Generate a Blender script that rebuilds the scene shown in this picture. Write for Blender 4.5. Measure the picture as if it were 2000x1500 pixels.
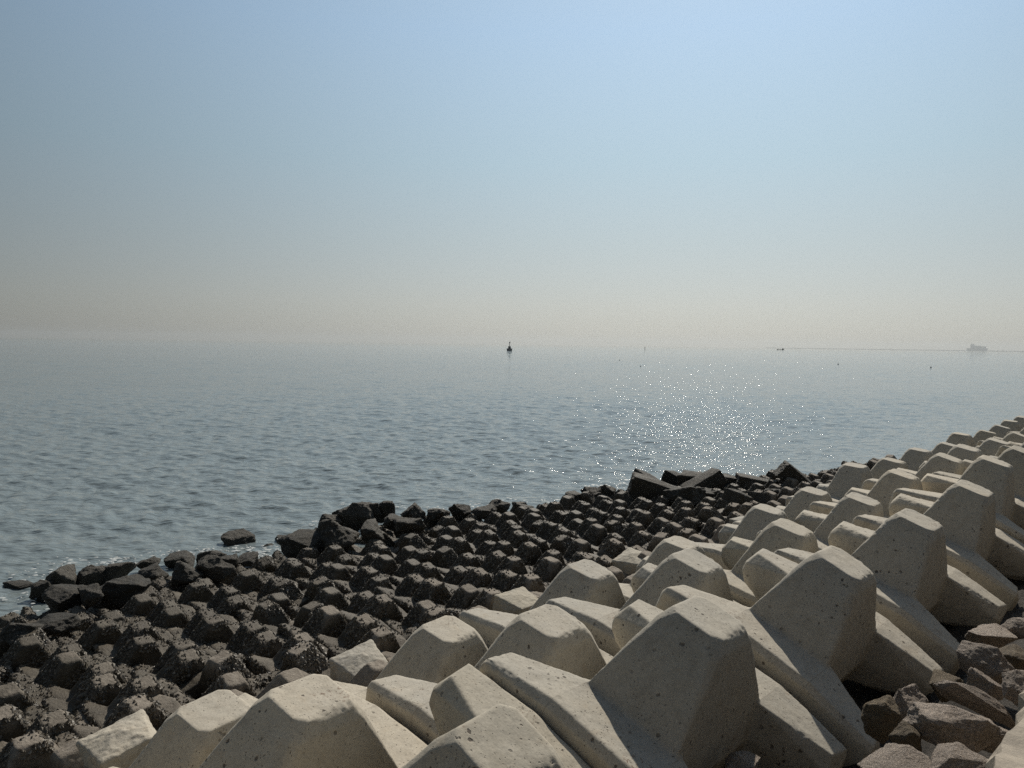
import bpy, bmesh, math, random
import numpy as np
from mathutils import Vector, Matrix, noise, Euler

for _o in list(bpy.data.objects): bpy.data.objects.remove(_o)
S = bpy.context.scene
COL = S.collection
R_ = math.radians
H = 5.5                                  # camera height above the water
TH = R_(43)                              # heading of the breakwater, right of +Y

# ---------------------------------------------------------------- camera
roll = math.atan(28 / 2000.0)
pitch = math.atan(78 * math.cos(roll) / 1500.0)
fwd = Vector((0, math.cos(pitch), -math.sin(pitch)))
up0 = Vector((0, math.sin(pitch), math.cos(pitch)))
r0 = Vector((1, 0, 0))
c_right = math.cos(roll) * r0 + math.sin(roll) * up0
c_up = -math.sin(roll) * r0 + math.cos(roll) * up0
cam_d = bpy.data.cameras.new('camera')
cam = bpy.data.objects.new('camera', cam_d)
COL.objects.link(cam)
cam.matrix_world = Matrix(((c_right.x, c_up.x, -fwd.x, 0), (c_right.y, c_up.y, -fwd.y, 0),
                           (c_right.z, c_up.z, -fwd.z, H), (0, 0, 0, 1)))
cam_d.sensor_width = 36
cam_d.lens = 27
cam_d.clip_start = 0.1
cam_d.clip_end = 60000
S.camera = cam

# ---------------------------------------------------------------- light
SUN_AZ, SUN_EL = 15.6, 41.0
W = bpy.data.worlds.new('World')
S.world = W
W.use_nodes = True
nt = W.node_tree
nt.nodes.clear()
def wn(t, **k):
    n = nt.nodes.new(t)
    for a, b in k.items(): setattr(n, a, b)
    return n
sky = wn('ShaderNodeTexSky', sky_type='NISHITA', sun_disc=False)
sky.sun_elevation = R_(SUN_EL)
sky.sun_rotation = R_(SUN_AZ)
sky.altitude = 0
sky.air_density = 1.0
sky.dust_density = 1.0
SKY_GAIN = 8.7
sky.ozone_density = 1.5
# hazy sky: colour by true elevation, brightness by the angle from the sun, mixed over the Nishita sky
sd = Vector((math.sin(R_(SUN_AZ)) * math.cos(R_(SUN_EL)), math.cos(R_(SUN_AZ)) * math.cos(R_(SUN_EL)), math.sin(R_(SUN_EL))))
tc = wn('ShaderNodeTexCoord')
nrm = wn('ShaderNodeVectorMath', operation='NORMALIZE')
nt.links.new(tc.outputs['Generated'], nrm.inputs[0])
sep = wn('ShaderNodeSeparateXYZ')
nt.links.new(nrm.outputs[0], sep.inputs[0])
ramp = wn('ShaderNodeValToRGB')
el = ramp.color_ramp.elements
SKYS = [(0.0, (.535, .560, .545)), (0.05, (.530, .560, .550)), (0.13, (.440, .515, .535)), (0.225, (.355, .475, .540)), (0.37, (.285, .410, .540)), (0.60, (.20, .28, .37)), (1.0, (.13, .17, .24))]
while len(el) > 1: el.remove(el[-1])
for q, (p_, c_) in enumerate(SKYS):
    e = el[0] if q == 0 else el.new(p_)
    e.position = p_; e.color = (*c_, 1)
nt.links.new(sep.outputs['Z'], ramp.inputs[0])
dot = wn('ShaderNodeVectorMath', operation='DOT_PRODUCT')
dot.inputs[1].default_value = sd
nt.links.new(nrm.outputs[0], dot.inputs[0])
def wm(op, a, b):
    x = wn('ShaderNodeMath', operation=op)
    for k_, v_ in ((0, a), (1, b)):
        if isinstance(v_, bpy.types.NodeSocket): nt.links.new(v_, x.inputs[k_])
        else: x.inputs[k_].default_value = v_
    return x.outputs[0]
glow = wm('MAXIMUM', wm('EXPONENT', wm('MULTIPLY', wm('SUBTRACT', dot.outputs['Value'], 0.757), 2.9), 0.0), 0.30)
hz = wn('ShaderNodeVectorMath', operation='SCALE')
nt.links.new(ramp.outputs[0], hz.inputs[0])
nt.links.new(wm('MULTIPLY', glow, SKY_GAIN), hz.inputs['Scale'])
mx = wn('ShaderNodeMix', data_type='RGBA')
mx.inputs[0].default_value = 0.88
nt.links.new(sky.outputs[0], mx.inputs[6])
nt.links.new(hz.outputs[0], mx.inputs[7])
bg = wn('ShaderNodeBackground')
bg.inputs['Strength'].default_value = 0.10
wo = wn('ShaderNodeOutputWorld')
nt.links.new(mx.outputs[2], bg.inputs[0])
nt.links.new(bg.outputs[0], wo.inputs[0])

sun_d = bpy.data.lights.new('sun', 'SUN')
sun_d.energy = 4.3
sun_d.angle = R_(0.6)
sun_d.color = (1.0, 0.93, 0.82)
sun = bpy.data.objects.new('sun', sun_d)
COL.objects.link(sun)
sun.rotation_euler = (-sd).to_track_quat('-Z', 'Y').to_euler()
sun.location = (0, 0, 60)
S.view_settings.view_transform = 'Standard'
S.view_settings.look = 'None'
S.view_settings.exposure = 0.0
S.view_settings.gamma = 1.0

# ---------------------------------------------------------------- helpers
def sn(s, n, z=0.0):
    """breakwater coordinates (along, seaward) -> world"""
    return Vector((s * math.sin(TH) - n * math.cos(TH), s * math.cos(TH) + n * math.sin(TH), z))
def to_sn(p):
    return (p[0] * math.sin(TH) + p[1] * math.cos(TH), -p[0] * math.cos(TH) + p[1] * math.sin(TH))
def at_h(px, py, h):
    """ground point seen at photo pixel, h metres below the eye; also metres per pixel there"""
    d = fwd + c_right * ((px - 1000) / 1500.0) - c_up * ((py - 750) / 1500.0)
    t = -h / d.z
    p = d * t
    return Vector((p.x, p.y, H - h)), t / 1500.0
def vis(p, pad=0.06):
    v = p - Vector((0, 0, H))
    z = v.dot(fwd)
    if z < 0.3: return None
    x = v.dot(c_right) / z * 1500 / 1000; y = -v.dot(c_up) / z * 1500 / 750
    return (x, y, z) if abs(x) < 1 + pad and abs(y) < 1 + pad else None

def tag(o, label=None, cat=None, group=None, kind=None):
    if label: o['label'] = label
    if cat: o['category'] = cat
    if group: o['group'] = group
    if kind: o['kind'] = kind
    return o
def link(name, me, parent=None):
    o = bpy.data.objects.new(name, me)
    COL.objects.link(o)
    if parent: o.parent = parent
    return o
def mesh_np(name, v, f, mat=None, smooth=True):
    me = bpy.data.meshes.new(name)
    me.from_pydata([tuple(map(float, a)) for a in v], [], [tuple(map(int, a)) for a in f])
    me.update()
    if smooth: me.polygons.foreach_set('use_smooth', [True] * len(me.polygons))
    if mat: me.materials.append(mat)
    return me
def grid_mesh(name, X, Y, Z, mat, smooth=True):
    r, c = X.shape
    me = bpy.data.meshes.new(name)
    co = np.stack([X, Y, Z], -1).reshape(-1, 3).astype(np.float32)
    i = np.arange(r * c).reshape(r, c)
    q = np.stack([i[:-1, :-1], i[:-1, 1:], i[1:, 1:], i[1:, :-1]], -1).reshape(-1, 4).astype(np.int32)
    me.vertices.add(len(co)); me.vertices.foreach_set('co', co.ravel())
    me.loops.add(q.size); me.loops.foreach_set('vertex_index', q.ravel())
    me.polygons.add(len(q))
    me.polygons.foreach_set('loop_start', np.arange(0, q.size, 4, dtype=np.int32))
    me.polygons.foreach_set('loop_total', np.full(len(q), 4, np.int32))
    me.update(calc_edges=True)
    me.validate()
    if smooth: me.polygons.foreach_set('use_smooth', [True] * len(me.polygons))
    me.materials.append(mat)
    return me
def hull(bm, pts):
    vs = [bm.verts.new(p) for p in pts]
    r = bmesh.ops.convex_hull(bm, input=vs)
    junk = [g for g in r['geom_interior'] + r['geom_unused'] if isinstance(g, bmesh.types.BMVert) and g.is_valid]
    bmesh.ops.delete(bm, geom=list(set(junk)), context='VERTS')
def remesh(bm, voxel, smooth_it=2, target=None):
    """union of the closed hulls in bm as one dense surface with softened edges"""
    bmesh.ops.recalc_face_normals(bm, faces=bm.faces[:])
    me = bpy.data.meshes.new('tmp'); bm.to_mesh(me); bm.free()
    o = bpy.data.objects.new('tmp', me); COL.objects.link(o)
    m = o.modifiers.new('r', 'REMESH'); m.mode = 'VOXEL'; m.voxel_size = voxel
    if smooth_it:
        m = o.modifiers.new('s', 'SMOOTH'); m.factor = 0.5; m.iterations = smooth_it
    dg = bpy.context.evaluated_depsgraph_get(); dg.update()
    ev = o.evaluated_get(dg)
    out = bpy.data.meshes.new_from_object(ev, depsgraph=dg)
    bpy.data.objects.remove(o); bpy.data.meshes.remove(me)
    return out
def get_co(me):
    a = np.empty(len(me.vertices) * 3, np.float32); me.vertices.foreach_get('co', a); return a.reshape(-1, 3)
def get_no(me):
    a = np.empty(len(me.vertices) * 3, np.float32); me.vertices.foreach_get('normal', a); return a.reshape(-1, 3)
def set_co(me, a):
    me.vertices.foreach_set('co', a.astype(np.float32).ravel()); me.update()
def displace(me, fn):
    co, no = get_co(me), get_no(me)
    d = np.array([fn(Vector(c)) for c in co], np.float32)
    set_co(me, co + no * d[:, None])

# ---------------------------------------------------------------- materials
class M:
    def __init__(s, name):
        s.m = bpy.data.materials.new(name); s.m.use_nodes = True
        s.t = s.m.node_tree; s.t.nodes.clear()
        s.out = s.n('ShaderNodeOutputMaterial'); s.b = s.n('ShaderNodeBsdfPrincipled')
        s.l(s.b.outputs[0], s.out.inputs[0])
    def n(s, t, **k):
        x = s.t.nodes.new(t)
        for a, b in k.items(): setattr(x, a, b)
        return x
    def l(s, a, b): s.t.links.new(a, b)
    def co(s, kind='Object'): return s.n('ShaderNodeTexCoord').outputs[kind]
    def noise(s, vec, scale, detail=4, rough=0.55, dist=0.0):
        x = s.n('ShaderNodeTexNoise'); x.inputs['Scale'].default_value = scale
        x.inputs['Detail'].default_value = detail; x.inputs['Roughness'].default_value = rough
        x.inputs['Distortion'].default_value = dist
        s.l(vec, x.inputs['Vector']); return x.outputs['Fac']
    def vor(s, vec, scale, feature='F1', rnd=1.0):
        x = s.n('ShaderNodeTexVoronoi', feature=feature); x.inputs['Scale'].default_value = scale
        x.inputs['Randomness'].default_value = rnd
        s.l(vec, x.inputs['Vector']); return x
    def ramp(s, fac, pts):
        x = s.n('ShaderNodeValToRGB'); e = x.color_ramp.elements
        while len(e) > 1: e.remove(e[-1])
        for i, (p, c) in enumerate(pts):
            q = e[0] if i == 0 else e.new(p)
            q.position = p
            q.color = (c, c, c, 1) if not hasattr(c, '__len__') else (*c, 1)
        s.l(fac, x.inputs[0]); return x.outputs[0]
    def mix(s, fac, a, b, mode='MIX'):
        x = s.n('ShaderNodeMix', data_type='RGBA', blend_type=mode)
        for sock, v in ((x.inputs[0], fac), (x.inputs[6], a), (x.inputs[7], b)):
            if hasattr(v, 'links') or isinstance(v, bpy.types.NodeSocket): s.l(v, sock)
            elif hasattr(v, '__len__'): sock.default_value = (*v, 1)
            else: sock.default_value = v
        return x.outputs[2]
    def math(s, op, a, b=0.0):
        x = s.n('ShaderNodeMath', operation=op)
        for sock, v in ((x.inputs[0], a), (x.inputs[1], b)):
            if isinstance(v, bpy.types.NodeSocket): s.l(v, sock)
            else: sock.default_value = v
        return x.outputs[0]
    def bump(s, h, strength, dist, prev=None):
        x = s.n('ShaderNodeBump'); x.inputs['Strength'].default_value = strength
        x.inputs['Distance'].default_value = dist; s.l(h, x.inputs['Height'])
        if prev: s.l(prev, x.inputs['Normal'])
        return x.outputs[0]
    def offset(s, vec, k=37.0):
        """shift the pattern by a random amount for every copy"""
        oi = s.n('ShaderNodeObjectInfo')
        cx = s.n('ShaderNodeCombineXYZ')
        s.l(s.math('MULTIPLY', oi.outputs['Random'], k), cx.inputs[0])
        s.l(s.math('MULTIPLY', oi.outputs['Random'], k * 2.3), cx.inputs[1])
        a = s.n('ShaderNodeVectorMath', operation='ADD'); s.l(vec, a.inputs[0]); s.l(cx.outputs[0], a.inputs[1])
        s.rand = oi.outputs['Random']
        return a.outputs[0]

def concrete_mat():
    m = M('weathered_pale_concrete')
    v = m.offset(m.co())
    big = m.noise(v, 1.6, 5, 0.6)
    mid = m.noise(v, 9, 6, 0.65)
    c = m.mix(m.ramp(big, [(0.32, 0.0), (0.68, 1.0)]), (0.475, 0.434, 0.360), (0.42, 0.392, 0.338))
    c = m.mix(m.math('MULTIPLY', m.ramp(mid, [(0.45, 0.0), (0.75, 1.0)]), 0.45), c, (0.30, 0.265, 0.21))
    # rusty and earthy stains with shapes of their own
    st = m.ramp(m.noise(v, 2.3, 7, 0.7, 0.6), [(0.58, 0.0), (0.72, 1.0)])
    c = m.mix(m.math('MULTIPLY', st, 0.35), c, (0.36, 0.27, 0.17))
    oi = m.ramp(m.rand, [(0.0, (0.80, 0.82, 0.85)), (0.3, (1.0, 0.97, 0.90)), (0.6, (0.93, 0.94, 0.95)), (1.0, (1.08, 1.05, 1.0))])
    c = m.mix(1.0, c, oi, 'MULTIPLY')
    fine = m.noise(v, 55, 3, 0.7)
    c = m.mix(1.0, c, m.ramp(fine, [(0.3, 0.86), (0.7, 1.1)]), 'MULTIPLY')
    # blow holes: irregular little pits, more in some patches than others
    dens = m.ramp(m.noise(v, 3.1, 2), [(0.30, 0.0), (0.56, 1.0)])
    warp = m.n('ShaderNodeVectorMath', operation='ADD')
    nz = m.n('ShaderNodeTexNoise'); nz.inputs['Scale'].default_value = 30; m.l(v, nz.inputs['Vector'])
    sc = m.n('ShaderNodeVectorMath', operation='SCALE'); sc.inputs['Scale'].default_value = 0.035
    m.l(nz.outputs['Color'], sc.inputs[0]); m.l(v, warp.inputs[0]); m.l(sc.outputs[0], warp.inputs[1])
    p1 = m.vor(warp.outputs[0], 17)
    sel = m.ramp(m.math('FRACT', m.math('MULTIPLY', p1.outputs['Color'], 7.3)), [(0.35, 0.0), (0.36, 1.0)])
    rs = m.math('ADD', m.math('MULTIPLY', m.math('POWER', m.math('FRACT', m.math('MULTIPLY', p1.outputs['Color'], 13.7)), 2.0), 1.3), 0.4)
    pit1 = m.math('MULTIPLY', m.ramp(m.math('DIVIDE', p1.outputs['Distance'], rs), [(0.13, 1.0), (0.20, 0.0)]), sel)
    p2 = m.vor(warp.outputs[0], 46)
    pit2 = m.math('MULTIPLY', m.ramp(p2.outputs['Distance'], [(0.12, 1.0), (0.24, 0.0)]), m.ramp(m.math('FRACT', m.math('MULTIPLY', p2.outputs['Color'], 5.1)), [(0.5, 0.0), (0.51, 1.0)]))
    pit = m.math('MULTIPLY', m.math('MAXIMUM', pit1, pit2), dens)
    # rain streaks running down the faces
    ms = m.n('ShaderNodeMapping'); ms.inputs['Scale'].default_value = (7, 7, 0.7); m.l(v, ms.inputs[0])
    stk = m.math('MULTIPLY', m.ramp(m.noise(ms.outputs[0], 1.0, 5, 0.6), [(0.56, 0.0), (0.72, 1.0)]), m.ramp(m.noise(v, 1.2, 2), [(0.42, 0.0), (0.6, 1.0)]))
    c = m.mix(m.math('MULTIPLY', stk, 0.38), c, (0.20, 0.165, 0.125))
    # brown-green tide stain on the lowest pale units
    gp = m.n('ShaderNodeNewGeometry'); spz = m.n('ShaderNodeSeparateXYZ'); m.l(gp.outputs['Position'], spz.inputs[0])
    tz = m.math('ADD', spz.outputs[2], m.math('MULTIPLY', m.math('SUBTRACT', m.noise(v, 4.0, 6, 0.7), 0.5), 1.3))
    tide = m.ramp(m.math('MULTIPLY', tz, 0.5), [(0.36, 1.0), (0.62, 0.0)])
    c = m.mix(m.math('MULTIPLY', tide, 0.75), c, (0.19, 0.16, 0.115))
    # casting seams across the bars where the form boards met
    so = m.n('ShaderNodeSeparateXYZ'); m.l(m.co(), so.inputs[0])
    dx = m.math('ABSOLUTE', m.math('SUBTRACT', m.math('ABSOLUTE', so.outputs[0]), 0.424))
    seam = m.math('MULTIPLY', m.ramp(dx, [(0.0, 1.0), (0.006, 0.0)]), m.ramp(m.math('ABSOLUTE', so.outputs[1]), [(0.66, 0.0), (0.68, 1.0)]))
    seam = m.math('MULTIPLY', seam, m.ramp(m.noise(v, 5, 3), [(0.4, 0.0), (0.55, 1.0)]))
    c = m.mix(m.math('MULTIPLY', seam, 0.5), c, (0.15, 0.12, 0.09))
    c = m.mix(m.math('MULTIPLY', pit, 0.85), c, (0.075, 0.06, 0.048))
    # windblown dry litter on some upper surfaces
    g = m.n('ShaderNodeNewGeometry'); sp = m.n('ShaderNodeSeparateXYZ'); m.l(g.outputs['True Normal'], sp.inputs[0])
    lit = m.math('MULTIPLY', m.ramp(sp.outputs[2], [(0.8, 0.0), (0.93, 1.0)]), m.ramp(m.noise(v, 2.0, 3), [(0.60, 0.0), (0.68, 1.0)]))
    lit = m.math('MULTIPLY', lit, m.ramp(m.noise(v, 34, 4, 0.75), [(0.54, 0.0), (0.6, 1.0)]))
    c = m.mix(m.math('MULTIPLY', lit, 0.8), c, (0.13, 0.07, 0.04))
    m.l(c, m.b.inputs['Base Color'])
    m.b.inputs['Roughness'].default_value = 0.88
    m.b.inputs['Specular IOR Level'].default_value = 0.25
    h = m.math('SUBTRACT', m.math('MULTIPLY', m.noise(v, 40, 6, 0.7), 0.35), m.math('MULTIPLY', pit, 0.9))
    n1 = m.bump(h, 0.55, 0.012)
    n1 = m.bump(m.noise(v, 6, 4), 0.35, 0.03, n1)
    m.l(n1, m.b.inputs['Normal'])
    return m.m

def tidal_mat(name, crusty):
    """old concrete of the tidal zone: bare brown grey high up, algae and mussels lower down"""
    m = M(name)
    v = m.offset(m.co())
    g = m.n('ShaderNodeNewGeometry'); sp = m.n('ShaderNodeSeparateXYZ'); m.l(g.outputs['Position'], sp.inputs[0])
    big = m.noise(v, 2.6, 5, 0.62)
    z = m.math('ADD', sp.outputs[2], m.math('MULTIPLY', m.math('SUBTRACT', big, 0.5), 0.9))
    high = m.ramp(m.math('MULTIPLY', z, 0.4), [(0.34, 0.0), (0.49, 1.0)])
    bare = m.ramp(m.noise(v, 3.3, 6, 0.65), [(0.56, 0.0), (0.60, 1.0)])
    rn = m.ramp(m.rand, [(0.35, 0.0), (0.9, 1.0)])
    bare = m.math('MULTIPLY', bare, rn)
    f = m.math('MAXIMUM', high, m.math('MULTIPLY', bare, 0.6))
    mott = m.noise(v, 14, 6, 0.7)
    sp_n = m.n('ShaderNodeSeparateXYZ'); m.l(g.outputs['True Normal'], sp_n.inputs[0])
    # upward surfaces shift towards one brown, broken up by the mottle
    upf = m.ramp(m.math('ADD', sp_n.outputs[2], m.math('MULTIPLY', m.math('SUBTRACT', mott, 0.5), 0.5)), [(0.55, 0.0), (0.85, 1.0)])
    dark = m.mix(m.ramp(mott, [(0.35, 0.0), (0.7, 1.0)]), (0.048, 0.039, 0.027), (0.095, 0.077, 0.052))
    dark = m.mix(m.math('MULTIPLY', upf, 0.4), dark, (0.078, 0.062, 0.040))
    dark = m.mix(m.math('MULTIPLY', m.ramp(m.noise(v, 4.5, 5, 0.7), [(0.5, 0.0), (0.66, 1.0)]), 0.6), dark, (0.13, 0.112, 0.082))
    pale = m.mix(m.ramp(mott, [(0.35, 0.0), (0.65, 1.0)]), (0.18, 0.15, 0.118), (0.31, 0.27, 0.22))
    c = m.mix(f, dark, pale)
    sp1 = m.vor(v, 26)
    dots = m.math('MULTIPLY', m.ramp(sp1.outputs['Distance'], [(0.16, 1.0), (0.24, 0.0)]), m.ramp(m.noise(v, 5, 3), [(0.5, 0.0), (0.65, 1.0)]))
    c = m.mix(m.math('MULTIPLY', dots, 0.5), c, (0.03, 0.025, 0.02))
    m.l(c, m.b.inputs['Base Color'])
    m.l(m.ramp(f, [(0.0, 0.62), (1.0, 0.85)]), m.b.inputs['Roughness'])
    m.b.inputs['Specular IOR Level'].default_value = 0.3
    n1 = m.bump(m.noise(v, 34, 6, 0.7), 0.9, 0.022)
    m.l(n1, m.b.inputs['Normal'])
    return m.m

def crust_mat():
    m = M('barnacle_and_mussel_shell')
    g = m.n('ShaderNodeNewGeometry')
    c = m.ramp(g.outputs['Random Per Island'], [(0.0, (0.030, 0.025, 0.018)), (0.35, (0.075, 0.061, 0.043)), (0.75, (0.14, 0.116, 0.082)), (0.97, (0.19, 0.165, 0.13)), (1.0, (0.34, 0.32, 0.28))])
    m.l(c, m.b.inputs['Base Color'])
    m.b.inputs['Roughness'].default_value = 0.6
    return m.m

def rock_mat(name, a, b, cdark, scale=1.0, bumpy=1.0, rough=0.85, speck=None):
    m = M(name)
    v = m.offset(m.co())
    n1 = m.noise(v, 3.0 * scale, 7, 0.68)
    n2 = m.noise(v, 16 * scale, 6, 0.72)
    c = m.mix(m.ramp(n1, [(0.35, 0.0), (0.65, 1.0)]), a, b)
    c = m.mix(m.math('MULTIPLY', m.ramp(n2, [(0.42, 1.0), (0.58, 0.0)]), 0.65), c, cdark)
    if speck:
        s2 = m.vor(v, 70 * scale)
        c = m.mix(m.math('MULTIPLY', m.ramp(m.math('FRACT', m.math('MULTIPLY', s2.outputs['Color'], 3.7)), [(0.9, 0.0), (0.93, 1.0)]), 0.6), c, speck)
    c = m.mix(1.0, c, m.ramp(m.rand, [(0.0, 0.8), (1.0, 1.15)]), 'MULTIPLY')
    m.l(c, m.b.inputs['Base Color'])
    m.b.inputs['Roughness'].default_value = rough
    n = m.bump(m.noise(v, 9 * scale, 9, 0.75), 0.8 * bumpy, 0.09 / scale)
    n = m.bump(m.noise(v, 45 * scale, 4, 0.75), 0.5 * bumpy, 0.02 / scale, n)
    m.l(n, m.b.inputs['Normal'])
    return m.m

def plain(name, col, rough=0.7):
    m = M(name)
    v = m.co()
    c = m.mix(m.ramp(m.noise(v, 3, 4), [(0.3, 0.0), (0.7, 1.0)]), col, tuple(x * 0.75 for x in col))
    m.l(c, m.b.inputs['Base Color'])
    m.b.inputs['Roughness'].default_value = rough
    return m.m

def water_mat():
    m = M('sea_water')
    v = m.co('Generated')
    g = m.n('ShaderNodeNewGeometry')
    pos = g.outputs['Position']
    mp = m.n('ShaderNodeMapping'); mp.inputs['Scale'].default_value = (0.42, 1.15, 1.0); mp.inputs['Rotation'].default_value = (0, 0, R_(-12))
    m.l(pos, mp.inputs[0])
    p = mp.outputs[0]
    m.b.inputs['Base Color'].default_value = (0.050, 0.075, 0.072, 1)
    m.l(m.mix(m.ramp(m.noise(p, 0.02, 4), [(0.35, 0.0), (0.65, 1.0)]), (0.158, 0.187, 0.188), (0.182, 0.212, 0.212)), m.b.inputs['Base Color'])
    m.b.inputs['Roughness'].default_value = 0.035
    m.b.inputs['IOR'].default_value = 1.333
    h1 = m.noise(p, 9.0, 2, 0.5)
    h2 = m.noise(p, 2.6, 3, 0.55)
    n = m.bump(h1, 1.0, 0.028)
    n = m.bump(h2, 1.0, 0.10, n)
    m.l(n, m.b.inputs['Normal'])
    return m.m

MAT_C = concrete_mat()
MAT_T = tidal_mat('tidal_concrete', True)
MAT_S = crust_mat()
MAT_GRAN = rock_mat('pinkish_granite', (0.52, 0.42, 0.335), (0.42, 0.345, 0.28), (0.15, 0.12, 0.092), 1.0, 1.1, 0.8, (0.5, 0.45, 0.4))
MAT_BROWN = rock_mat('brown_stone', (0.22, 0.165, 0.105), (0.28, 0.215, 0.13), (0.085, 0.065, 0.042), 1.0, 1.1)
MAT_WET = rock_mat('wet_seaweed_rock', (0.040, 0.036, 0.025), (0.085, 0.070, 0.046), (0.018, 0.015, 0.011), 0.8, 1.1, 0.75)
MAT_DRYR = rock_mat('tide_worn_rock', (0.085, 0.075, 0.055), (0.14, 0.12, 0.09), (0.03, 0.027, 0.02), 1.0, 1.4, 0.75)
MAT_BED = rock_mat('rubble_bed', (0.05, 0.043, 0.034), (0.09, 0.075, 0.06), (0.02, 0.018, 0.015), 1.5, 1.6)
MAT_WALL = rock_mat('sea_wall_concrete', (0.40, 0.34, 0.26), (0.35, 0.30, 0.235), (0.27, 0.23, 0.18), 1.2, 0.4)
MAT_W = water_mat()

# ---------------------------------------------------------------- sea
def build_sea():
    rng = np.random.default_rng(5)
    ang = np.radians(np.concatenate([np.linspace(-72, -39, 60)[:-1], np.linspace(-39, 39, 1300), np.linspace(39, 78, 60)[1:]]))
    r = [8.0]
    while r[-1] < 9400:
        r.append(r[-1] * (1.0042 if r[-1] < 700 else 1.02))
    r = np.array(r)
    A, Rr = np.meshgrid(ang, r)
    X = Rr * np.sin(A); Y = Rr * np.cos(A)
    Z = np.zeros_like(X)
    cell = Rr * 0.0035
    for i in range(130):
        lam = 0.20 * (6 / 0.20) ** (rng.random() ** 1.25)
        th = rng.normal(R_(196), 0.6)               # travelling towards the shore
        k = 2 * np.pi / lam
        amp = 0.0042 * lam * (0.5 + rng.random())
        if 0.3 < lam < 1.3: amp *= 1.35
        if lam > 1.3: amp *= 0.36
        if lam > 3.5: amp *= 0.6
        ph = k * (X * np.sin(th) + Y * np.cos(th)) + rng.random() * 6.283
        w = np.clip((lam / cell - 2.5) / 2, 0, 1)
        if not w.any(): continue
        sg = np.sin(ph)
        Z += w * amp * (sg + 0.25 * np.cos(2 * ph))
    # gustier and calmer patches
    Z *= 0.85 + 0.3 * np.sin(X * 0.021 + 1.0) * np.sin(Y * 0.034 + X * 0.008)
    s_ = X * math.sin(TH) + Y * math.cos(TH); n_ = -X * math.cos(TH) + Y * math.sin(TH)
    Z *= np.clip((n_ - 9) / 14, 0.35, 1)
    me = grid_mesh('water', X, Y, Z, MAT_W)
    tag(link('water', me), 'calm grey green sea with small ripples and a band of sun glitter', 'water', kind='structure')
build_sea()

# ---------------------------------------------------------------- ground: the slope below the blocks
def bed_z(n):
    return np.interp(n, [-40, 0.2, 0.8, 2.2, 5, 7.6, 8.4, 20, 30, 120], [0.9 + 1, 1.9, 2.35, 2.0, 1.3, 0.55, 0.30, -1.25, -3.0, -5.0])
def apron(s):                                     # seaward edge of the block apron
    return np.interp(s, [-30, 0, 4.1, 5.4, 9.0, 10.4, 13.6, 19.3, 25.3, 26.7, 28.6, 33, 40, 400],
                     [16.5, 16.5, 17.0, 18.0, 17.8, 17.4, 19.0, 17.4, 16.2, 14.0, 12.2, 11.0, 9.3, 9.0])
def build_bed():
    s = np.concatenate([np.linspace(-40, 60, 500), np.linspace(60.5, 400, 80)])
    n = np.concatenate([np.linspace(-40, 0, 12)[:-1], np.linspace(0, 22, 190), np.linspace(22.5, 130, 50)])
    SS, NN = np.meshgrid(s, n)
    lim = apron(SS)
    Z = bed_z(NN)
    # beyond the apron edge the bed drops under water
    Z = np.where(NN > lim - 1.0, np.minimum(Z, -0.15 - (NN - lim + 1.0) * 0.25), Z)
    Z = np.maximum(Z, -6.0)
    X = SS * math.sin(TH) - NN * math.cos(TH); Y = SS * math.cos(TH) + NN * math.sin(TH)
    J = 0.10 * np.sin(SS * 7.1 + 2 * np.sin(NN * 3)) * np.cos(NN * 6.3 + SS)
    Z = Z + np.where((NN > 0.5) & (NN < 30), J, 0)
    me = grid_mesh('ground', X, Y, Z, MAT_BED)
    tag(link('ground', me), 'dark rubble slope under the blocks, running down below the sea', 'ground', kind='structure')
build_bed()

# ---------------------------------------------------------------- armour units
a0, vb, t0, a1, c1, hn, vo, L, t1, vo1, vi1 = 0.424, 0.668, 0.321, 0.259, 0.255, 1.022, 1.138, 1.097, 0.196, 1.125, 0.752
def unit_bm(a1=a1, c1=c1, hn=hn, vo1=vo1, vi1=vi1, t1=t1):
    """two tapering parallel bars joined by a shank that carries one nose up and one down"""
    bm = bmesh.new()
    ch = 0.045
    for sg in (-1, 1):
        P = []
        for su in (-1, 1):
            for sw in (-1, 1):
                P += [(su * a0, sg * (vo - ch * 1.3), sw * t0), (su * a0, sg * vo, sw * (t0 - ch * 1.3)), (su * a0, sg * (vb - 0.06), sw * t0),
                      (su * a0, sg * (vb - 0.10), 0)]
                e1 = L - 0.02
                P += [(su * e1, sg * (vo1 - ch), sw * t1), (su * e1, sg * vo1, sw * (t1 - ch)),
                      (su * (e1 - 0.04), sg * (vi1 + 0.10), sw * (t1 + 0.005)), (su * e1, sg * (vi1 + 0.015), sw * (t1 - 0.13)),
                      (su * (L + 0.015), sg * (vo1 - 0.05), sw * (t1 - 0.07)), (su * (L + 0.015), sg * (vi1 + 0.06), sw * (t1 - 0.15))]
        hull(bm, P)
    P = [(su * a0, sv * (vb + 0.05), sw * (t0 - 0.01)) for su in (-1, 1) for sv in (-1, 1) for sw in (-1, 1)]
    P += [(su * (a0 + 0.06), sv * (vb - 0.12), 0) for su in (-1, 1) for sv in (-1, 1)]
    hull(bm, P)
    for sw in (-1, 1):
        P = []
        for su in (-1, 1):
            for sv in (-1, 1):
                P += [(su * a0, sv * (vb + 0.012), sw * (t0 - 0.012)), (su * (a0 + 0.03), sv * (vb - 0.10), sw * 0.05)]
                k = 0.10
                au, cv = a1 + 0.022, c1 + 0.055
                P += [(su * au, sv * (cv - 0.055), sw * (hn - k)), (su * (au - 0.05), sv * cv, sw * (hn - k))]
                P += [(su * (au - 0.055), sv * (cv - 0.135), sw * hn), (su * (au - 0.135), sv * (cv - 0.065), sw * hn)]
        hull(bm, P)
    return bm
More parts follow.
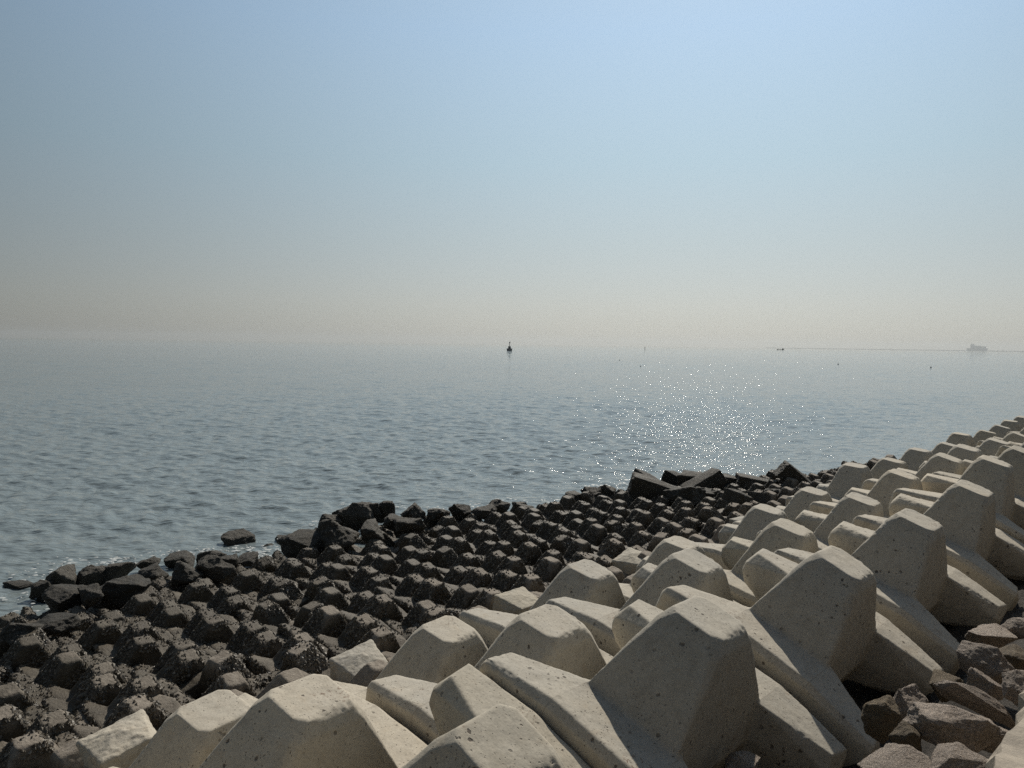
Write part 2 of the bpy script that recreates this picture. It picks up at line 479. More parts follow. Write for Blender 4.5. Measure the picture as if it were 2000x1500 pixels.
def fb(v, f, seed):
    return noise.noise(v * f + Vector((seed, seed * 1.7, -seed)))
PALE = []
for k in range(3):
    me = remesh(unit_bm(), 0.0135, 1)
    sd_ = 11.3 * (k + 1)
    def fn(v, sd_=sd_):
        d = 0.010 * fb(v, 1.6, sd_) + 0.004 * fb(v, 7, sd_) + 0.0015 * fb(v, 25, sd_)
        return d
    displace(me, fn)
    co, no = get_co(me), get_no(me)
    ed = np.empty(len(me.edges) * 2, np.int32); me.edges.foreach_get('vertices', ed); ed = ed.reshape(-1, 2)
    deg = np.bincount(ed.ravel(), minlength=len(co)).astype(np.float32)
    def avg(x):
        o_ = np.zeros_like(x); np.add.at(o_, ed[:, 0], x[ed[:, 1]]); np.add.at(o_, ed[:, 1], x[ed[:, 0]])
        return o_ / (deg[:, None] if x.ndim == 2 else deg)
    sharp = np.clip(-((avg(co) - co) * no).sum(1) / 0.0012 - 0.4, 0, 1)
    for _ in range(3): sharp = np.maximum(sharp, avg(sharp) * 0.98)
    sharp = avg(avg(sharp))
    ch_ = np.array([max(0.0, fb(Vector(c), 2.2, sd_ + 40) - 0.16) * (0.55 + fb(Vector(c), 22, sd_ + 5)) if q > 0.02 else 0 for c, q in zip(co, sharp)], np.float32)
    set_co(me, co - no * (np.clip(ch_ * 0.17, 0, 0.035) * sharp)[:, None])
    # knocked-off arrises: pull convex edges in where a low-frequency noise says so
    co, no = get_co(me), get_no(me)
    me.name = 'armour_unit_mesh'
    me.materials.clear(); me.materials.append(MAT_C)
    me.polygons.foreach_set('use_smooth', [True] * len(me.polygons))
    PALE.append(me)

def pose(s, n, z, yaw, p, r):
    y, p, r = R_(yaw), R_(p), R_(r)
    v = Vector((math.sin(y), math.cos(y), 0)); u = Vector((math.cos(y), -math.sin(y), 0))
    B = Matrix((u, v, (0, 0, 1))).transposed()
    Rp = Matrix(((math.cos(p), 0, math.sin(p)), (0, 1, 0), (-math.sin(p), 0, math.cos(p))))
    Rr = Matrix(((1, 0, 0), (0, math.cos(r), -math.sin(r)), (0, math.sin(r), math.cos(r))))
    # local axes are (u, v, w) = left-handed in world terms; mirror v so the matrix is a rotation
    Q = B @ Rp @ Rr @ Matrix(((1, 0, 0), (0, -1, 0), (0, 0, 1)))
    return Matrix.Translation(sn(s, n, H + z)) @ Q.to_4x4()

FIT = {'A0': [2.972, 3.213, -3.097, 40.339, 25.189, 1.151], 'A1': [5.232, 3.176, -3.015, 42.432, 20.643, -1.825], 'A2': [7.612, 3.05, -3.005, 42.803, 24.039, -0.423], 'A3': [10.146, 2.997, -3.013, 43.621, 19.478, 0.23], 'A4': [12.827, 2.976, -2.974, 41.976, 18.99, 1.076], 'A5': [15.095, 3.095, -2.85, 40.662, 15.754, 0.346], 'A6': [17.532, 3.125, -2.883, 44.384, 18.903, 1.129], 'B1': [2.9, 4.837, -3.505, 40.024, 11.475, -1.283], 'B2': [5.243, 4.546, -3.473, 43.334, 11.494, 1.029], 'B3': [7.706, 4.583, -3.396, 41.098, 16.021, -0.576], 'B4': [10.042, 4.441, -3.393, 38.624, 14.207, -0.59], 'B5': [12.657, 4.412, -3.365, 38.829, 14.701, -0.429], 'B6': [15.192, 4.52, -3.281, 41.967, 13.3, -0.142], 'B7': [17.699, 4.427, -3.188, 42.529, 16.686, 0.062], 'C1': [2.949, 6.272, -4.108, 36.237, 9.175, 2.179], 'C2': [5.51, 6.235, -4.079, 38.851, 11.516, -0.08], 'C3': [7.827, 6.109, -3.876, 39.601, 12.294, -0.898], 'C4': [10.356, 6.204, -4.029, 39.627, 9.117, -0.809], 'C5': [13.151, 6.096, -3.901, 37.83, 9.65, -0.592], 'C6': [15.406, 6.153, -3.874, 42.149, 9.145, 0.295], 'C7': [18.226, 6.26, -3.681, 40.307, 4.919, 0.392]}
rnd = random.Random(3)
ORD = ['nearest', 'second', 'third', 'fourth', 'fifth', 'sixth', 'seventh', 'eighth', 'ninth', 'tenth', 'eleventh', 'twelfth', 'thirteenth', 'fourteenth', 'fifteenth', 'sixteenth', 'seventeenth', 'eighteenth', 'nineteenth', 'twentieth']
def ordn(i):
    if i < 20: return ORD[i]
    t = ['twenty', 'thirty', 'forty', 'fifty'][(i + 1) // 10 - 2]; o = (i + 1) % 10
    return (['twentieth', 'thirtieth', 'fortieth', 'fiftieth'][(i + 1) // 10 - 2]) if o == 0 else t + '-' + ['', 'first', 'second', 'third', 'fourth', 'fifth', 'sixth', 'seventh', 'eighth', 'ninth'][o]
ROWN = {'A': 'top row beside the boulders', 'B': 'second row down', 'C': 'third row down', 'D': 'lowest row'}
def pale_row(row, n0, z0, p0, s_list):
    i = 0
    for s0, key in s_list:
        if key in FIT: P = FIT[key]
        else:
            P = [s0 + rnd.uniform(-.12, .12), n0 + rnd.uniform(-.08, .08), z0 + rnd.uniform(-.06, .06), 42 + rnd.uniform(-6, 6), p0 + rnd.uniform(-5, 5), rnd.uniform(-3.5, 3.5)]
        mw = pose(*P)
        o = link('concrete_armour_unit', PALE[rnd.randrange(3)])
        o.matrix_world = mw
        tag(o, f'pale concrete unit, {ordn(i)} {"to" if i == 0 else "from"} the near end of the {ROWN[row]}', 'concrete block', 'pale concrete armour units on the slope')
        i += 1
pale_row('A', 3.1, -2.9, 18, [(0.5 + 2.42 * i, f'A{i-1}') for i in range(0, 13)])
pale_row('B', 4.45, -3.25, 14, [(0.35 + 2.46 * i, f'B{i}') for i in range(0, 16)])
pale_row('C', 6.2, -3.75, 8, [(0.4 + 2.5 * i, f'C{i}') for i in range(0, 19)])
# ---------------------------------------------------------------- dark tidal blocks
SC = 0.50
DARK, CRUST = [], []
for k in range(4):
    me = remesh(unit_bm(a1 + .02 * k, c1, hn + .06 - .04 * k, vo1 - .08, vi1, t1), 0.034, 4)
    sd_ = 71.3 * (k + 1)
    displace(me, lambda v: 0.04 * fb(v, 1.7, sd_) + 0.012 * fb(v, 5.5, sd_) + 0.008 * fb(v, 15, sd_))
    co = get_co(me) * SC
    set_co(me, co)
    me.name = 'tidal_block_mesh'; me.materials.clear(); me.materials.append(MAT_T)
    me.polygons.foreach_set('use_smooth', [True] * len(me.polygons))
    DARK.append(me)
    no = get_no(me)
    rg = np.random.default_rng(k)
    V, F = [], []
    idx = rg.permutation(len(co))
    cnt = 0
    for i in idx:
        p, nn = co[i], no[i]
        if p[2] < -0.12 or nn[2] < -0.3: continue
        w = 1.0 if nn[2] < 0.8 else 0.3
        patch = noise.noise(Vector(p) * 2.6 + Vector((k * 9, 0, 0)))
        if patch < (-0.2 if nn[2] < 0.8 else 0.1) or rg.random() > w: continue
        r = rg.uniform(0.014, 0.030)
        b = len(V)
        ax = rg.normal(size=(6, 3)) * 0.28
        for q, d in enumerate(((1, 0, 0), (-1, 0, 0), (0, 1, 0), (0, -1, 0), (0, 0, 1), (0, 0, -1))):
            V.append(p - nn * r * 0.15 + r * (np.array(d) + ax[q]))
        for t in ((0, 2, 4), (2, 1, 4), (1, 3, 4), (3, 0, 4), (2, 0, 5), (1, 2, 5), (3, 1, 5), (0, 3, 5)):
            F.append([b + x for x in t])
        cnt += 1
        if cnt > 1900: break
    CRUST.append(mesh_np('crust_mesh', V, F, MAT_S, smooth=False))

rnd = random.Random(8)
cand = []
row = 0
n = 7.7
while n < 19.5:
    s = -1.0 + (0.3 if row % 2 else 0.0)
    while s < 42:
        nj = n + rnd.uniform(-.09, .09); sj = s + rnd.uniform(-.1, .1)
        if nj < float(apron(sj)) - 1.0 and not (row == 0 and sj < 2.2):
            z = -4.62 - 0.118 * (nj - 8) + rnd.uniform(-.07, .07)
            edge = max(0.0, nj - (float(apron(sj)) - 3.2)) / 3.2
            J = 4 + 22 * edge
            P = (sj, nj, z, 41 + rnd.uniform(-J, J) + (90 if rnd.random() < .10 else 0), 13 + rnd.uniform(-J, J), rnd.uniform(-J, J))
            mw = pose(*P)
            q = vis(mw.translation + Vector((0, 0, .3)), 0.08)
            if q: cand.append((q[2], row, sj, mw, rnd.randrange(4), nj))
        s += 1.13
    n += 0.73; row += 1
near = sorted(cand)[:300]
far = sorted(cand)[300:]
print('dark blocks', len(cand), 'individual', len(near))
by = {}
for c in near: by.setdefault(c[1], []).append(c)
for rw, lst in by.items():
    lst.sort(key=lambda c: c[2])
    for i, (dz, _, sj, mw, k, nj) in enumerate(lst):
        o = link('tidal_armour_block', DARK[k]); o.matrix_world = mw
        rt = 'row touching the pale units' if rw == 0 else f'{ordn(rw)} row seaward of the pale units'
        st = 'dark shell-crusted block' if rw > 1 else 'brownish bare block'
        tag(o, f'{st}, {"first" if i == 0 else ordn(i)} from left in the {rt}', 'concrete block', 'small tidal armour blocks')
        if rw > 1:
            c = link('shell_crust', CRUST[k], o); c['kind'] = 'stuff'
if far:
    bm = bmesh.new()
    for (dz, _, sj, mw, k, nj) in far:
        tmp = bmesh.new(); tmp.from_mesh(DARK[k]); tmp.transform(mw)
        me = bpy.data.meshes.new('t'); tmp.to_mesh(me); tmp.free(); bm.from_mesh(me); bpy.data.meshes.remove(me)
    me = bpy.data.meshes.new('distant_tidal_blocks'); bm.to_mesh(me); bm.free(); me.materials.append(MAT_T)
    tag(link('distant_tidal_blocks', me), 'mass of farthest small dark blocks at the water edge', 'concrete blocks', kind='stuff')

# ---------------------------------------------------------------- boulders
def rock_mesh(seed, npts=16, vox=0.045, rough=0.05, mat=None, flat=1.0):
    rg = random.Random(seed)
    bm = bmesh.new()
    pts = []
    for i in range(npts):
        v = Vector((rg.gauss(0, 1), rg.gauss(0, 1), rg.gauss(0, 1))).normalized() * rg.uniform(0.85, 1.1)
        pts.append(Vector((v.x, v.y, v.z * flat)))
    hull(bm, pts)
    me = remesh(bm, vox, 1)
    displace(me, lambda v: rough * (fb(v, 1.5, seed) + 0.5 * fb(v, 4, seed) + 0.25 * fb(v, 11, seed) + 0.12 * fb(v, 24, seed)))
    me.name = 'rock_mesh'; me.materials.clear()
    if mat: me.materials.append(mat)
    me.polygons.foreach_set('use_smooth', [True] * len(me.polygons))
    return me
GR = [rock_mesh(100 + i, 13 + i % 3, 0.035, 0.07, MAT_GRAN) for i in range(5)]
BR = [rock_mesh(200 + i, 20, 0.045, 0.08, MAT_BROWN) for i in range(2)]
WR = [rock_mesh(300 + i, 12 + 2 * i, 0.055, 0.11, MAT_WET) for i in range(5)]
DR = [rock_mesh(400 + i, 14 + 2 * i, 0.055, 0.11, MAT_DRYR) for i in range(3)]

def boulder(px, py, h, w, hgt, dep, me, label, group, rot=(0, 0, 0), name='boulder', cat='boulder'):
    p, k = at_h(px, py, h)
    o = link(name, me)
    o.location = p
    o.scale = (w * k / 2, dep * k / 2, hgt * k / 2)
    o.rotation_euler = tuple(R_(a) for a in rot)
    tag(o, label, cat, group)
    return o
GB = 'granite boulders behind the pale units'
for a in [
    (1750, 1500, 2.35, 190, 75, 130, GR[0], 'tan lit boulder at the bottom edge below the bar ends', (5, 8, 20)),
    (1772, 1448, 2.45, 72, 95, 60, BR[0], 'small rounded greenish brown stone beside the big grey boulder', (0, -15, 30)),
    (1868, 1425, 2.40, 220, 100, 170, GR[1], 'biggest flat-topped pinkish grey granite boulder with a chipped notch', (-6, 12, 5)),
    (1722, 1402, 2.70, 78, 95, 70, BR[1], 'dark brown upright block with a crumbly top corner', (0, 5, 0)),
    (1775, 1375, 2.85, 80, 100, 70, GR[2], 'dark shaded boulder behind the brown upright block', (20, 20, 40)),
    (1905, 1375, 2.45, 190, 70, 60, GR[3], 'long thin slab leaning diagonally above the biggest boulder', (0, 24, -20)),
    (1925, 1298, 2.60, 125, 100, 110, GR[4], 'large angular granite boulder near the third bar end', (8, 10, 80)),
    (1935, 1245, 2.75, 150, 55, 90, GR[0], 'flat granite slab lit along its upper face, farther up the gap', (0, 15, 30)),
    (1922, 1335, 2.55, 75, 75, 60, GR[2], 'rounded tan boulder between two larger ones', (0, 0, 120)),
    (1990, 1345, 2.35, 90, 75, 80, GR[1], 'pale boulder cut by the right edge of the picture', (0, 20, 200)),
    (1870, 1500, 2.30, 150, 80, 110, GR[4], 'grey fractured boulder at the bottom edge beside the sea wall', (10, 0, 10)),
    (1995, 1230, 2.70, 70, 55, 70, GR[3], 'small mottled boulder at the right edge above the slab', (0, 0, 60)),
    (1450, 1500, 3.05, 110, 70, 80, GR[3], 'dark stone in the shade under the nearest unit', (0, 0, 60)),
    (1850, 1340, 2.95, 90, 70, 70, BR[0], 'small boulder in the shade between bar end and slab', (0, 0, 60)),
    (1955, 1440, 2.45, 110, 80, 90, GR[2], 'grey boulder wedged against the sea wall', (0, 0, 160)),
    (1975, 1290, 2.75, 90, 60, 80, BR[1], 'brown boulder half hidden at the right edge', (0, 0, 10)),
]:
    boulder(a[0], a[1], a[2], a[3], a[4], a[5], a[6], a[7], GB, a[8])

# ragged rocks along the tide line
rnd = random.Random(21)
TG = 'rocks along the water edge'
rocks = [
 (466, 1056, 5.45, 62, 34, 50, 0, 'lone rounded black rock standing in the water'),
 (548, 1052, 5.5, 24, 14, 20, 2, 'small wave-washed rock right of the lone black rock'),
 (526, 1066, 5.5, 18, 9, 16, 1, 'tiny wet rock just breaking the surface'),
 (515, 1098, 5.5, 26, 9, 20, 3, 'low weedy rock in the shallow gap'),
 (290, 1100, 5.35, 40, 26, 30, 1, 'dark pointed rock at the left water edge'),
 (355, 1095, 5.4, 62, 24, 40, 4, 'flat dark slab awash left of the boulder'),
 (412, 1090, 5.3, 46, 30, 40, 2, 'dark rock at the left of the big block'),
 (445, 1100, 5.3, 44, 38, 40, 0, 'angular dark rock beside the gap'),
 (478, 1098, 5.4, 52, 24, 40, 3, 'low rough rock reaching into the gap'),
 (420, 1112, 5.1, 60, 46, 50, 5, 'squared dark boulder on the left tide line'),
 (140, 1130, 5.25, 70, 56, 60, 7, 'pale-topped mound of rock at the left shore'),
 (90, 1155, 5.35, 46, 50, 40, 0, 'dark round rock at the far left shore'),
 (180, 1128, 5.3, 44, 40, 40, 5, 'grey rock behind the pale-topped mound'),
 (130, 1170, 5.1, 80, 50, 60, 2, 'weed-covered lump in front of the pale-topped mound'),
 (30, 1145, 5.5, 80, 14, 30, 3, 'low reef of weed awash at the left edge'),
 (230, 1120, 5.3, 70, 36, 50, 6, 'brown rock midway along the left shore'),
 (240, 1150, 5.0, 90, 46, 60, 1, 'rough dark heap behind the first blocks'),
 (300, 1124, 5.15, 56, 34, 40, 6, 'lighter flat rock on the left tide line'),
 (360, 1122, 5.1, 60, 40, 50, 4, 'dark wedge rock on the left tide line'),
 (185, 1165, 5.0, 60, 40, 50, 5, 'brown boulder behind the leftmost blocks'),
 (40, 1240, 5.0, 90, 40, 60, 6, 'brown grey rock at the left frame edge'),
 (110, 1222, 5.0, 70, 36, 60, 2, 'rough weedy rock below the left water inlet'),
 (590, 1068, 5.2, 110, 40, 60, 3, 'long shell-crusted rock at the tip of the middle point'),
 (590, 1050, 5.35, 30, 26, 24, 0, 'small pointed rock at the middle point'),
 (612, 1046, 5.3, 34, 28, 30, 1, 'dark smooth rock on the middle point'),
 (645, 1022, 5.2, 44, 36, 40, 2, 'black rock on the left of the seaward heap'),
 (655, 1050, 5.0, 90, 60, 60, 4, 'large dark lump below the seaward heap'),
 (695, 1012, 5.1, 56, 48, 50, 5, 'tall greenish boulder topping the seaward heap'),
 (672, 1006, 5.2, 30, 34, 30, 1, 'narrow rock left of the tall greenish boulder'),
 (724, 1000, 5.05, 60, 44, 50, 0, 'dark leaning slab on the seaward heap'),
 (752, 1000, 5.05, 34, 40, 30, 3, 'pointed black rock on the seaward heap'),
 (735, 1040, 4.95, 60, 40, 50, 7, 'pale-patched rock under the seaward heap'),
 (768, 1020, 5.1, 44, 30, 40, 2, 'low dark rock right of the seaward heap'),
 (808, 1003, 5.1, 46, 34, 40, 4, 'blocky black boulder at the waterline'),
 (800, 1026, 4.95, 70, 36, 50, 0, 'flat black slab below the blocky boulder'),
 (850, 1008, 5.15, 60, 28, 40, 3, 'long low black rock at the waterline'),
 (898, 1000, 5.1, 34, 34, 30, 1, 'triangular black rock at the waterline'),
 (975, 990, 5.1, 42, 26, 30, 5, 'grey sloping rock at the waterline'),
 (945, 1002, 5.1, 50, 26, 40, 2, 'dark rock left of the grey sloping rock'),
 (1020, 992, 5.2, 50, 20, 30, 0, 'low black rock right of the grey sloping rock'),
 (1125, 972, 5.2, 62, 18, 30, 3, 'flat black rock reaching out from the shore'),
 (1152, 964, 5.1, 40, 28, 30, 1, 'dark rounded rock on the shore point'),
 (1196, 962, 5.1, 48, 26, 40, 7, 'rock with a pale wet patch on the shore point'),
 (1420, 955, 5.0, 60, 30, 40, 2, 'dark heap between the tilted blocks'),
 (1490, 948, 5.0, 54, 30, 40, 4, 'black rock behind the fallen slab'),
 (1430, 985, 4.7, 60, 34, 40, 0, 'dark boulder in the hollow by the pale units'),
 (1500, 975, 4.8, 60, 36, 40, 3, 'black boulder at the foot of the pale units'),
 (1380, 968, 4.9, 50, 36, 40, 1, 'dark boulder under the tilted blocks'),
 (1615, 935, 4.9, 36, 30, 30, 2, 'black rock beside the pale units, near the sea'),
 (1640, 930, 4.9, 34, 36, 30, 0, 'black pointed rock half behind the pale units'),
]
for i, (px, py, h, w, hg, dp, k, lab) in enumerate(rocks):
    me = WR[k] if k < 5 else DR[k - 5]
    boulder(px, py, h, w * 1.15, hg * 1.3, dp * 1.6, me, lab, TG, (rnd.uniform(-15, 15), rnd.uniform(-15, 15), rnd.uniform(0, 360)) if hg > 15 else (0, 0, rnd.uniform(-10, 10)), 'shore_rock', 'rock')

# larger dark blocks tipped over at the far corner
def bar_mesh(seed, mat):
    bm = bmesh.new()
    hull(bm, [(sx * (1.0 if sz < 0 else .93), sy * (.95 if sx < 0 else .7), sz * (1.0 if sx < 0 else .72)) for sx in (-1, 1) for sy in (-1, 1) for sz in (-1, 1)]
         + [(0.1, 1.02, 0.0), (0.1, -1.02, 0.0), (-0.1, 0, 1.08)])
    me = remesh(bm, 0.05, 2)
    displace(me, lambda v: 0.05 * fb(v, 1.6, seed) + 0.035 * fb(v, 5, seed) + 0.015 * fb(v, 14, seed))
    me.name = 'bar_mesh'; me.materials.clear(); me.materials.append(mat)
    me.polygons.foreach_set('use_smooth', [True] * len(me.polygons))
    return me
BAR = [bar_mesh(501, MAT_WET), bar_mesh(502, MAT_WET), bar_mesh(503, MAT_DRYR)]
for (px, py, h, w, hg, dp, k, rt, lab) in [
 (1262, 942, 4.9, 44, 36, 50, 0, (10, 15, 20), 'dark squared block with a blunt top, leftmost of the far heap'),
 (1290, 962, 4.85, 125, 42, 60, 1, (0, 14, -8), 'broad black slab sloping down to the right in the far heap'),
 (1318, 938, 4.9, 40, 32, 40, 0, (20, 0, 50), 'small dark block behind the broad black slab'),
 (1350, 942, 4.85, 52, 42, 50, 1, (0, -10, 70), 'dark squared block in the middle of the far heap'),
 (1375, 948, 4.8, 84, 40, 50, 0, (0, -32, 10), 'dark bar rising to the right at the end of the far heap'),
 (1335, 970, 4.7, 70, 34, 60, 1, (10, 10, 140), 'low dark block in front of the far heap'),
 (1428, 944, 4.85, 62, 30, 50, 0, (0, 6, 5), 'long dark block lying flat right of the far heap'),
 (1478, 946, 4.8, 84, 28, 50, 2, (0, 8, -6), 'weathered long block lying flat behind the hollow'),
 (1562, 944, 4.6, 96, 34, 50, 1, (0, 38, -10), 'dark slab standing tilted beside the pale units'),
 (1440, 988, 4.6, 46, 58, 50, 2, (5, 10, 30), 'weathered grey upright block in the hollow by the pale units'),
 (1480, 986, 4.6, 38, 40, 40, 2, (0, 30, 60), 'smaller grey block leaning in the hollow')]:
    boulder(px, py, h, w, hg, dp, BAR[k], lab, 'dark full-size blocks tumbled at the far corner', rt, 'tumbled_concrete_block', 'concrete block')

BARP = bar_mesh(504, MAT_C)
for (px, py, h, w, hg, dp, rt, lab) in [
 (245, 1482, 4.12, 120, 110, 130, (14, -4, -50), 'whitish half-buried block in the bottom left, beside the last pale units'),
 (708, 1312, 4.34, 84, 66, 100, (10, 8, -46), 'whitish half-buried block left of centre, where pale and dark blocks meet'),
 (1015, 1184, 4.28, 70, 40, 84, (0, 8, -44), 'pale low block at the foot of the slope near the picture centre'),
 (1240, 1108, 4.42, 60, 52, 70, (12, -6, -40), 'whitish half-buried block right of centre among brown stones'),
 (1452, 1024, 4.34, 36, 22, 50, (0, 0, -48), 'small pale block at the foot of the slope near the hollow')]:
    boulder(px, py, h, w, hg, dp, BARP, lab, 'whitish blocks at the foot of the pale slope', rt, 'half_buried_block', 'concrete block')

# foam flecks and wash where the swell meets the rocks
def build_foam():
    rg = random.Random(77)
    V, F = [], []
    def fleck(p, r, st, a):
        b = len(V); k = rg.randint(6, 9)
        for i in range(k):
            t = 6.2832 * i / k; q = r * rg.uniform(.45, 1.1)
            x, y = q * math.cos(t) * st, q * math.sin(t)
            V.append((p.x + x * math.cos(a) - y * math.sin(a), p.y + x * math.sin(a) + y * math.cos(a), 0.055 + rg.uniform(0, .012)))
        c = len(V); V.append((p.x, p.y, 0.075))
        for i in range(k): F.append((b + i, b + (i + 1) % k, c))
    spots = [(90, 1130, 70, 14, 40), (150, 1105, 60, 10, 30), (240, 1098, 70, 10, 40), (330, 1085, 60, 8, 30), (400, 1080, 40, 8, 25), (466, 1076, 46, 7, 34), (505, 1092, 40, 14, 60),
             (540, 1078, 36, 10, 30), (490, 1110, 26, 8, 30), (120, 1195, 30, 12, 22), (40, 1175, 60, 14, 18), (555, 1055, 22, 8, 16), (620, 1028, 30, 8, 14), (860, 996, 50, 5, 26), (915, 990, 40, 5, 14),
             (790, 992, 30, 5, 12), (1080, 982, 50, 6, 26), (1170, 952, 40, 6, 22), (1225, 948, 30, 8, 16), (1400, 950, 24, 10, 18), (1000, 980, 40, 4, 12), (60, 1210, 70, 12, 14), (700, 988, 60, 5, 14)]
    for (px, py, w, h, num) in spots:
        for i in range(int(num * 1.0)):
            p, k = at_h(px + rg.gauss(0, w * .5), py + rg.gauss(0, h * .5), H)
            fleck(p, rg.uniform(0.012, 0.05) * (1.6 if rg.random() < .12 else 1), rg.uniform(1, 2.2), rg.uniform(-.5, .5))
    m = M('sea_foam')
    m.b.inputs['Base Color'].default_value = (0.42, 0.44, 0.43, 1); m.b.inputs['Roughness'].default_value = 0.6
    me = mesh_np('foam', V, F, m.m)
    tag(link('foam', me), 'small white foam flecks along the rocky water edge', 'foam', kind='stuff')
build_foam()

# ---------------------------------------------------------------- sea wall
def build_wall():
    s = np.linspace(-6, 70, 900)
    rg = np.random.default_rng(2)
    e = np.cumsum(rg.normal(size=len(s))) * 0.012
    e = e - np.convolve(e, np.ones(41) / 41, 'same')
    edge = 0.59 + np.clip(e, -.06, .06) + 0.02 * np.sin(s * 9)
    V, F = [], []
    prof = [(-4.0, -1.58), (-1.5, -1.59), (None, -1.60), ('b', -1.68), ('c', -4.2), (-4.0, -4.2)]
    for i, sv in enumerate(s):
        for (nn, z) in prof:
            x = edge[i] if nn is None else (edge[i] + 0.03 * math.sin(sv * 23 + 1) + .03 if nn == 'b' else (edge[i] + 0.05 if nn == 'c' else nn))
            V.append(sn(sv, x, H + z + (0.012 * math.sin(sv * 17) if nn is None else 0)))
    m = len(prof)
    for i in range(len(s) - 1):
        for j in range(m - 1):
            F.append((i * m + j, i * m + j + 1, (i + 1) * m + j + 1, (i + 1) * m + j))
    me = mesh_np('sea_wall', V, F, MAT_WALL, smooth=False)
    tag(link('sea_wall', me), 'rough-edged top of the concrete sea wall in the lower right corner', 'wall')
build_wall()

# ---------------------------------------------------------------- things out at sea
MAT_BUOY = plain('weathered_grey_steel', (0.10, 0.12, 0.135))
MAT_BUOYW = plain('light_painted_steel', (0.35, 0.36, 0.36))
MAT_SHIP = plain('ship_hull_paint', (0.06, 0.06, 0.065))
def part(name, parent, mat, hulls, smooth=False):
    bm = bmesh.new()
    for P in hulls: hull(bm, P)
    bmesh.ops.recalc_face_normals(bm, faces=bm.faces[:])
    me = bpy.data.meshes.new(name); bm.to_mesh(me); bm.free(); me.materials.append(mat)
    return link(name, me, parent)
def cyl(x, y, z0, z1, ra, rb=None, k=14):
    rb = ra if rb is None else rb
    return [(x + r * math.cos(6.2832 * i / k), y + r * math.sin(6.2832 * i / k), z) for (z, r) in ((z0, ra), (z1, rb)) for i in range(k)]
def box(x0, x1, y0, y1, z0, z1):
    return [(x, y, z) for x in (x0, x1) for y in (y0, y1) for z in (z0, z1)]
def empty(name, loc, rz=0):
    o = bpy.data.objects.new(name, None); COL.objects.link(o); o.location = loc; o.rotation_euler = (0, 0, rz); return o
p, k = at_h(995, 685.2, H)
b = empty('navigation_buoy', (p.x, p.y, 0)); b.scale = (k, k, k)       # modelled in photo pixels, 1 px = k metres
tag(b, 'dark beacon buoy with a mast and topmark standing alone at the centre horizon', 'buoy')
part('float', b, MAT_BUOY, [cyl(0, 0, -1.5, 3.6, 5.1, 5.3, 20), cyl(0, 0, 3.6, 4.6, 5.5, 5.5, 20)])
part('tower', b, MAT_BUOY, [cyl(0, 0, 4.6, 8.6, 2.9, 2.4), cyl(0, 0, 8.2, 8.8, 2.7, 2.7)])
part('mast', b, MAT_BUOY, [cyl(0, 0, 8.8, 15.5, 0.62, 0.45)])
part('lantern', b, MAT_BUOY, [cyl(0, 0, 15.5, 16.6, 0.9, 0.9), cyl(0, 0, 16.6, 17.8, 0.6, 0.35)])
part('topmark', b, MAT_BUOYW, [box(0.3, 2.7, -0.12, 0.12, 17.1, 17.6), box(0.4, 1.5, -0.12, 0.12, 14.6, 17.0)])

p, k = at_h(1525, 683.3, H)
sh = empty('cargo_boat', (p.x, p.y, 0), R_(8)); sh.scale = (k, k, k)
tag(sh, 'small low cargo boat with its cabin aft, right of centre on the horizon', 'boat')
part('hull', sh, MAT_SHIP, [[(-8, -1.4, 0.9), (-8, 1.4, 0.9), (6.5, -1.4, .7), (6.5, 1.4, .7), (-6.5, -1.2, -0.6), (-6.5, 1.2, -.6), (6, -1.2, -.6), (6, 1.2, -.6)]])
part('cabin', sh, MAT_SHIP, [box(3.2, 5.8, -1, 1, 0.7, 2.2), box(3.8, 5.2, -.8, .8, 2.2, 2.9)])
part('bow_rail', sh, MAT_SHIP, [box(-7.6, -6.4, -1, 1, 0.85, 1.4)])
part('mast', sh, MAT_SHIP, [cyl(4.5, 0, 2.9, 4.0, .18, .12, 6)])

p, k = at_h(1259.5, 683.2, H)
mk = empty('marker_post', (p.x, p.y, 0)); mk.scale = (k, k, k)
tag(mk, 'thin dark marker post between the buoy and the boat', 'marker post')
part('post', mk, MAT_BUOY, [cyl(0, 0, -1, 5.2, 0.5, 0.35, 8)])
part('topmark', mk, MAT_BUOY, [cyl(0, 0, 5.2, 6.0, .2, .8, 8)])
for px, py, sz, lab in ((1637, 712, 3.0, 'small dark float left of the pair on the glitter edge'), (1818, 718.5, 3.4, 'small dark float farthest right on the open water'),
                        (1251, 716, 2.6, 'tiny dark float below the marker post'), (1210, 704, 2.0, 'tiny dark float left of the glitter')):
    p, k = at_h(px, py, H)
    fl = empty('fishing_float', (p.x, p.y, 0)); fl.scale = (k, k, k)
    tag(fl, lab, 'float', 'fishing floats')
    part('float_ball', fl, MAT_BUOY, [cyl(0, 0, -sz * .4, sz * .1, sz * .4, sz * .5, 10), cyl(0, 0, sz * .1, sz * .5, sz * .5, sz * .2, 10)])
    part('stick', fl, MAT_BUOY, [cyl(0, 0, sz * .4, sz * 1.3, sz * .1, sz * .07, 6)])

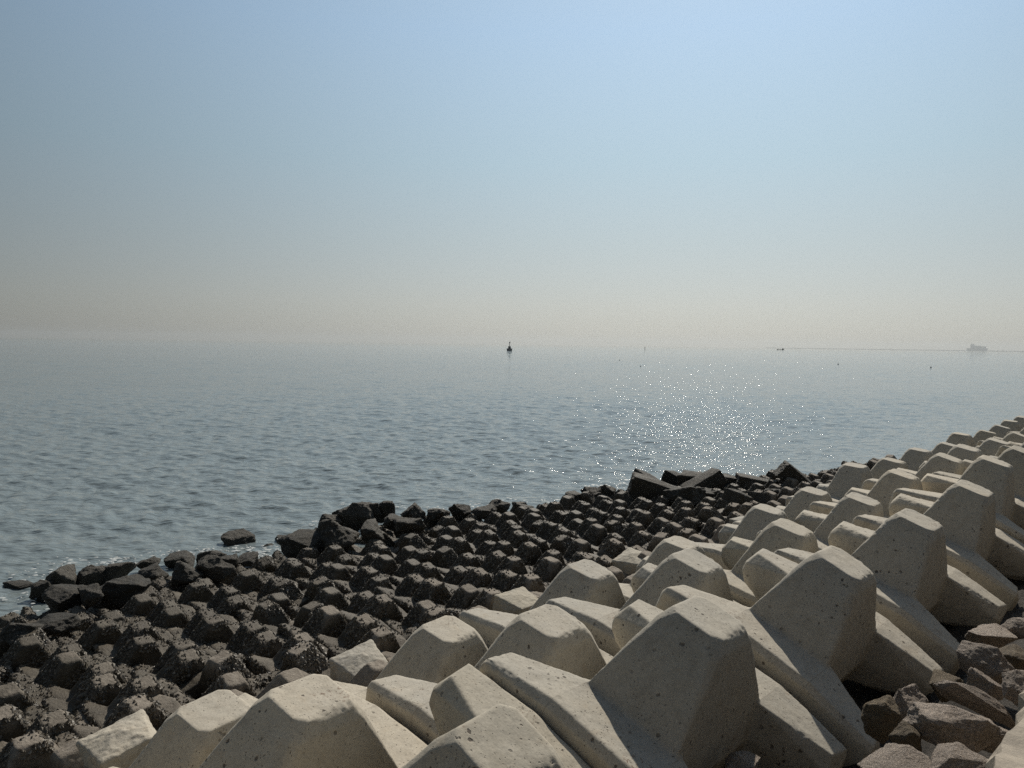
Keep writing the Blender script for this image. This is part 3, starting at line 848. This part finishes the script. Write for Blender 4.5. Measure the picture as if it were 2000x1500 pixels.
# far shore and port buildings, part of the haze put into their pale grey
MAT_FAR = plain('far_port_hazed', (0.50, 0.52, 0.54))
D = 15000.0
def far_pt(px): 
    a = math.atan((px - 1000) / 1500.0); return Vector((D * math.tan(a), D, 0))
bm = bmesh.new()
P = []
pa, pb = far_pt(1500), far_pt(2150)
hull(bm, [(pa.x, pa.y, -7), (pa.x, pa.y + 150, -7), (pb.x, pb.y, -7), (pb.x, pb.y + 300, -7), (pa.x, pa.y, 4), (pa.x, pa.y + 150, 4), (pb.x, pb.y, 10), (pb.x, pb.y + 300, 10)])
me = bpy.data.meshes.new('far_breakwater'); bm.to_mesh(me); bm.free(); me.materials.append(MAT_FAR)
tag(link('far_breakwater', me), 'low distant breakwater line along the right horizon', 'breakwater')
fs = empty('container_ship', far_pt(1902) + Vector((0, -60, 0))); tag(fs, 'large ship lost in the haze on the far right horizon', 'ship')
u = D / 1500
part('hull', fs, MAT_FAR, [[(-20 * u, -15, 5 * u), (21 * u, -15, 5 * u), (-18 * u, -12, -7), (18 * u, -12, -7), (-20 * u, 15, 5 * u), (21 * u, 15, 5 * u), (-18 * u, 12, -7), (18 * u, 12, -7)]])
part('superstructure', fs, MAT_FAR, [box(-12 * u, -6 * u, -14, 14, 5 * u, 13 * u)])
part('container_stack', fs, MAT_FAR, [box(-5 * u, 8 * u, -14, 14, 5 * u, 10 * u), box(9 * u, 17 * u, -14, 14, 5 * u, 9 * u)])

# ---------------------------------------------------------------- haze
HAZE = True
if HAZE:
    hm = bpy.data.materials.new('sea_haze'); hm.use_nodes = True
    t = hm.node_tree; t.nodes.clear()
    o_ = t.nodes.new('ShaderNodeOutputMaterial'); v_ = t.nodes.new('ShaderNodeVolumePrincipled')
    v_.inputs['Color'].default_value = (0.58, 0.61, 0.62, 1)
    v_.inputs['Density'].default_value = 0.00006
    v_.inputs['Anisotropy'].default_value = 0.5
    t.links.new(v_.outputs[0], o_.inputs['Volume'])
    bm = bmesh.new(); hull(bm, box(-16000, 16000, -16000, 16000, -8, 120))
    me = bpy.data.meshes.new('haze'); bm.to_mesh(me); bm.free(); me.materials.append(hm)
    tag(link('haze', me), 'thin pale sea haze over the water', 'haze', kind='stuff')
S.cycles.volume_bounces = 0
S.cycles.max_bounces = 8
S.cycles.use_denoising = False
S.cycles.sample_clamp_direct = 40.0
S.cycles.sample_clamp_indirect = 6.0
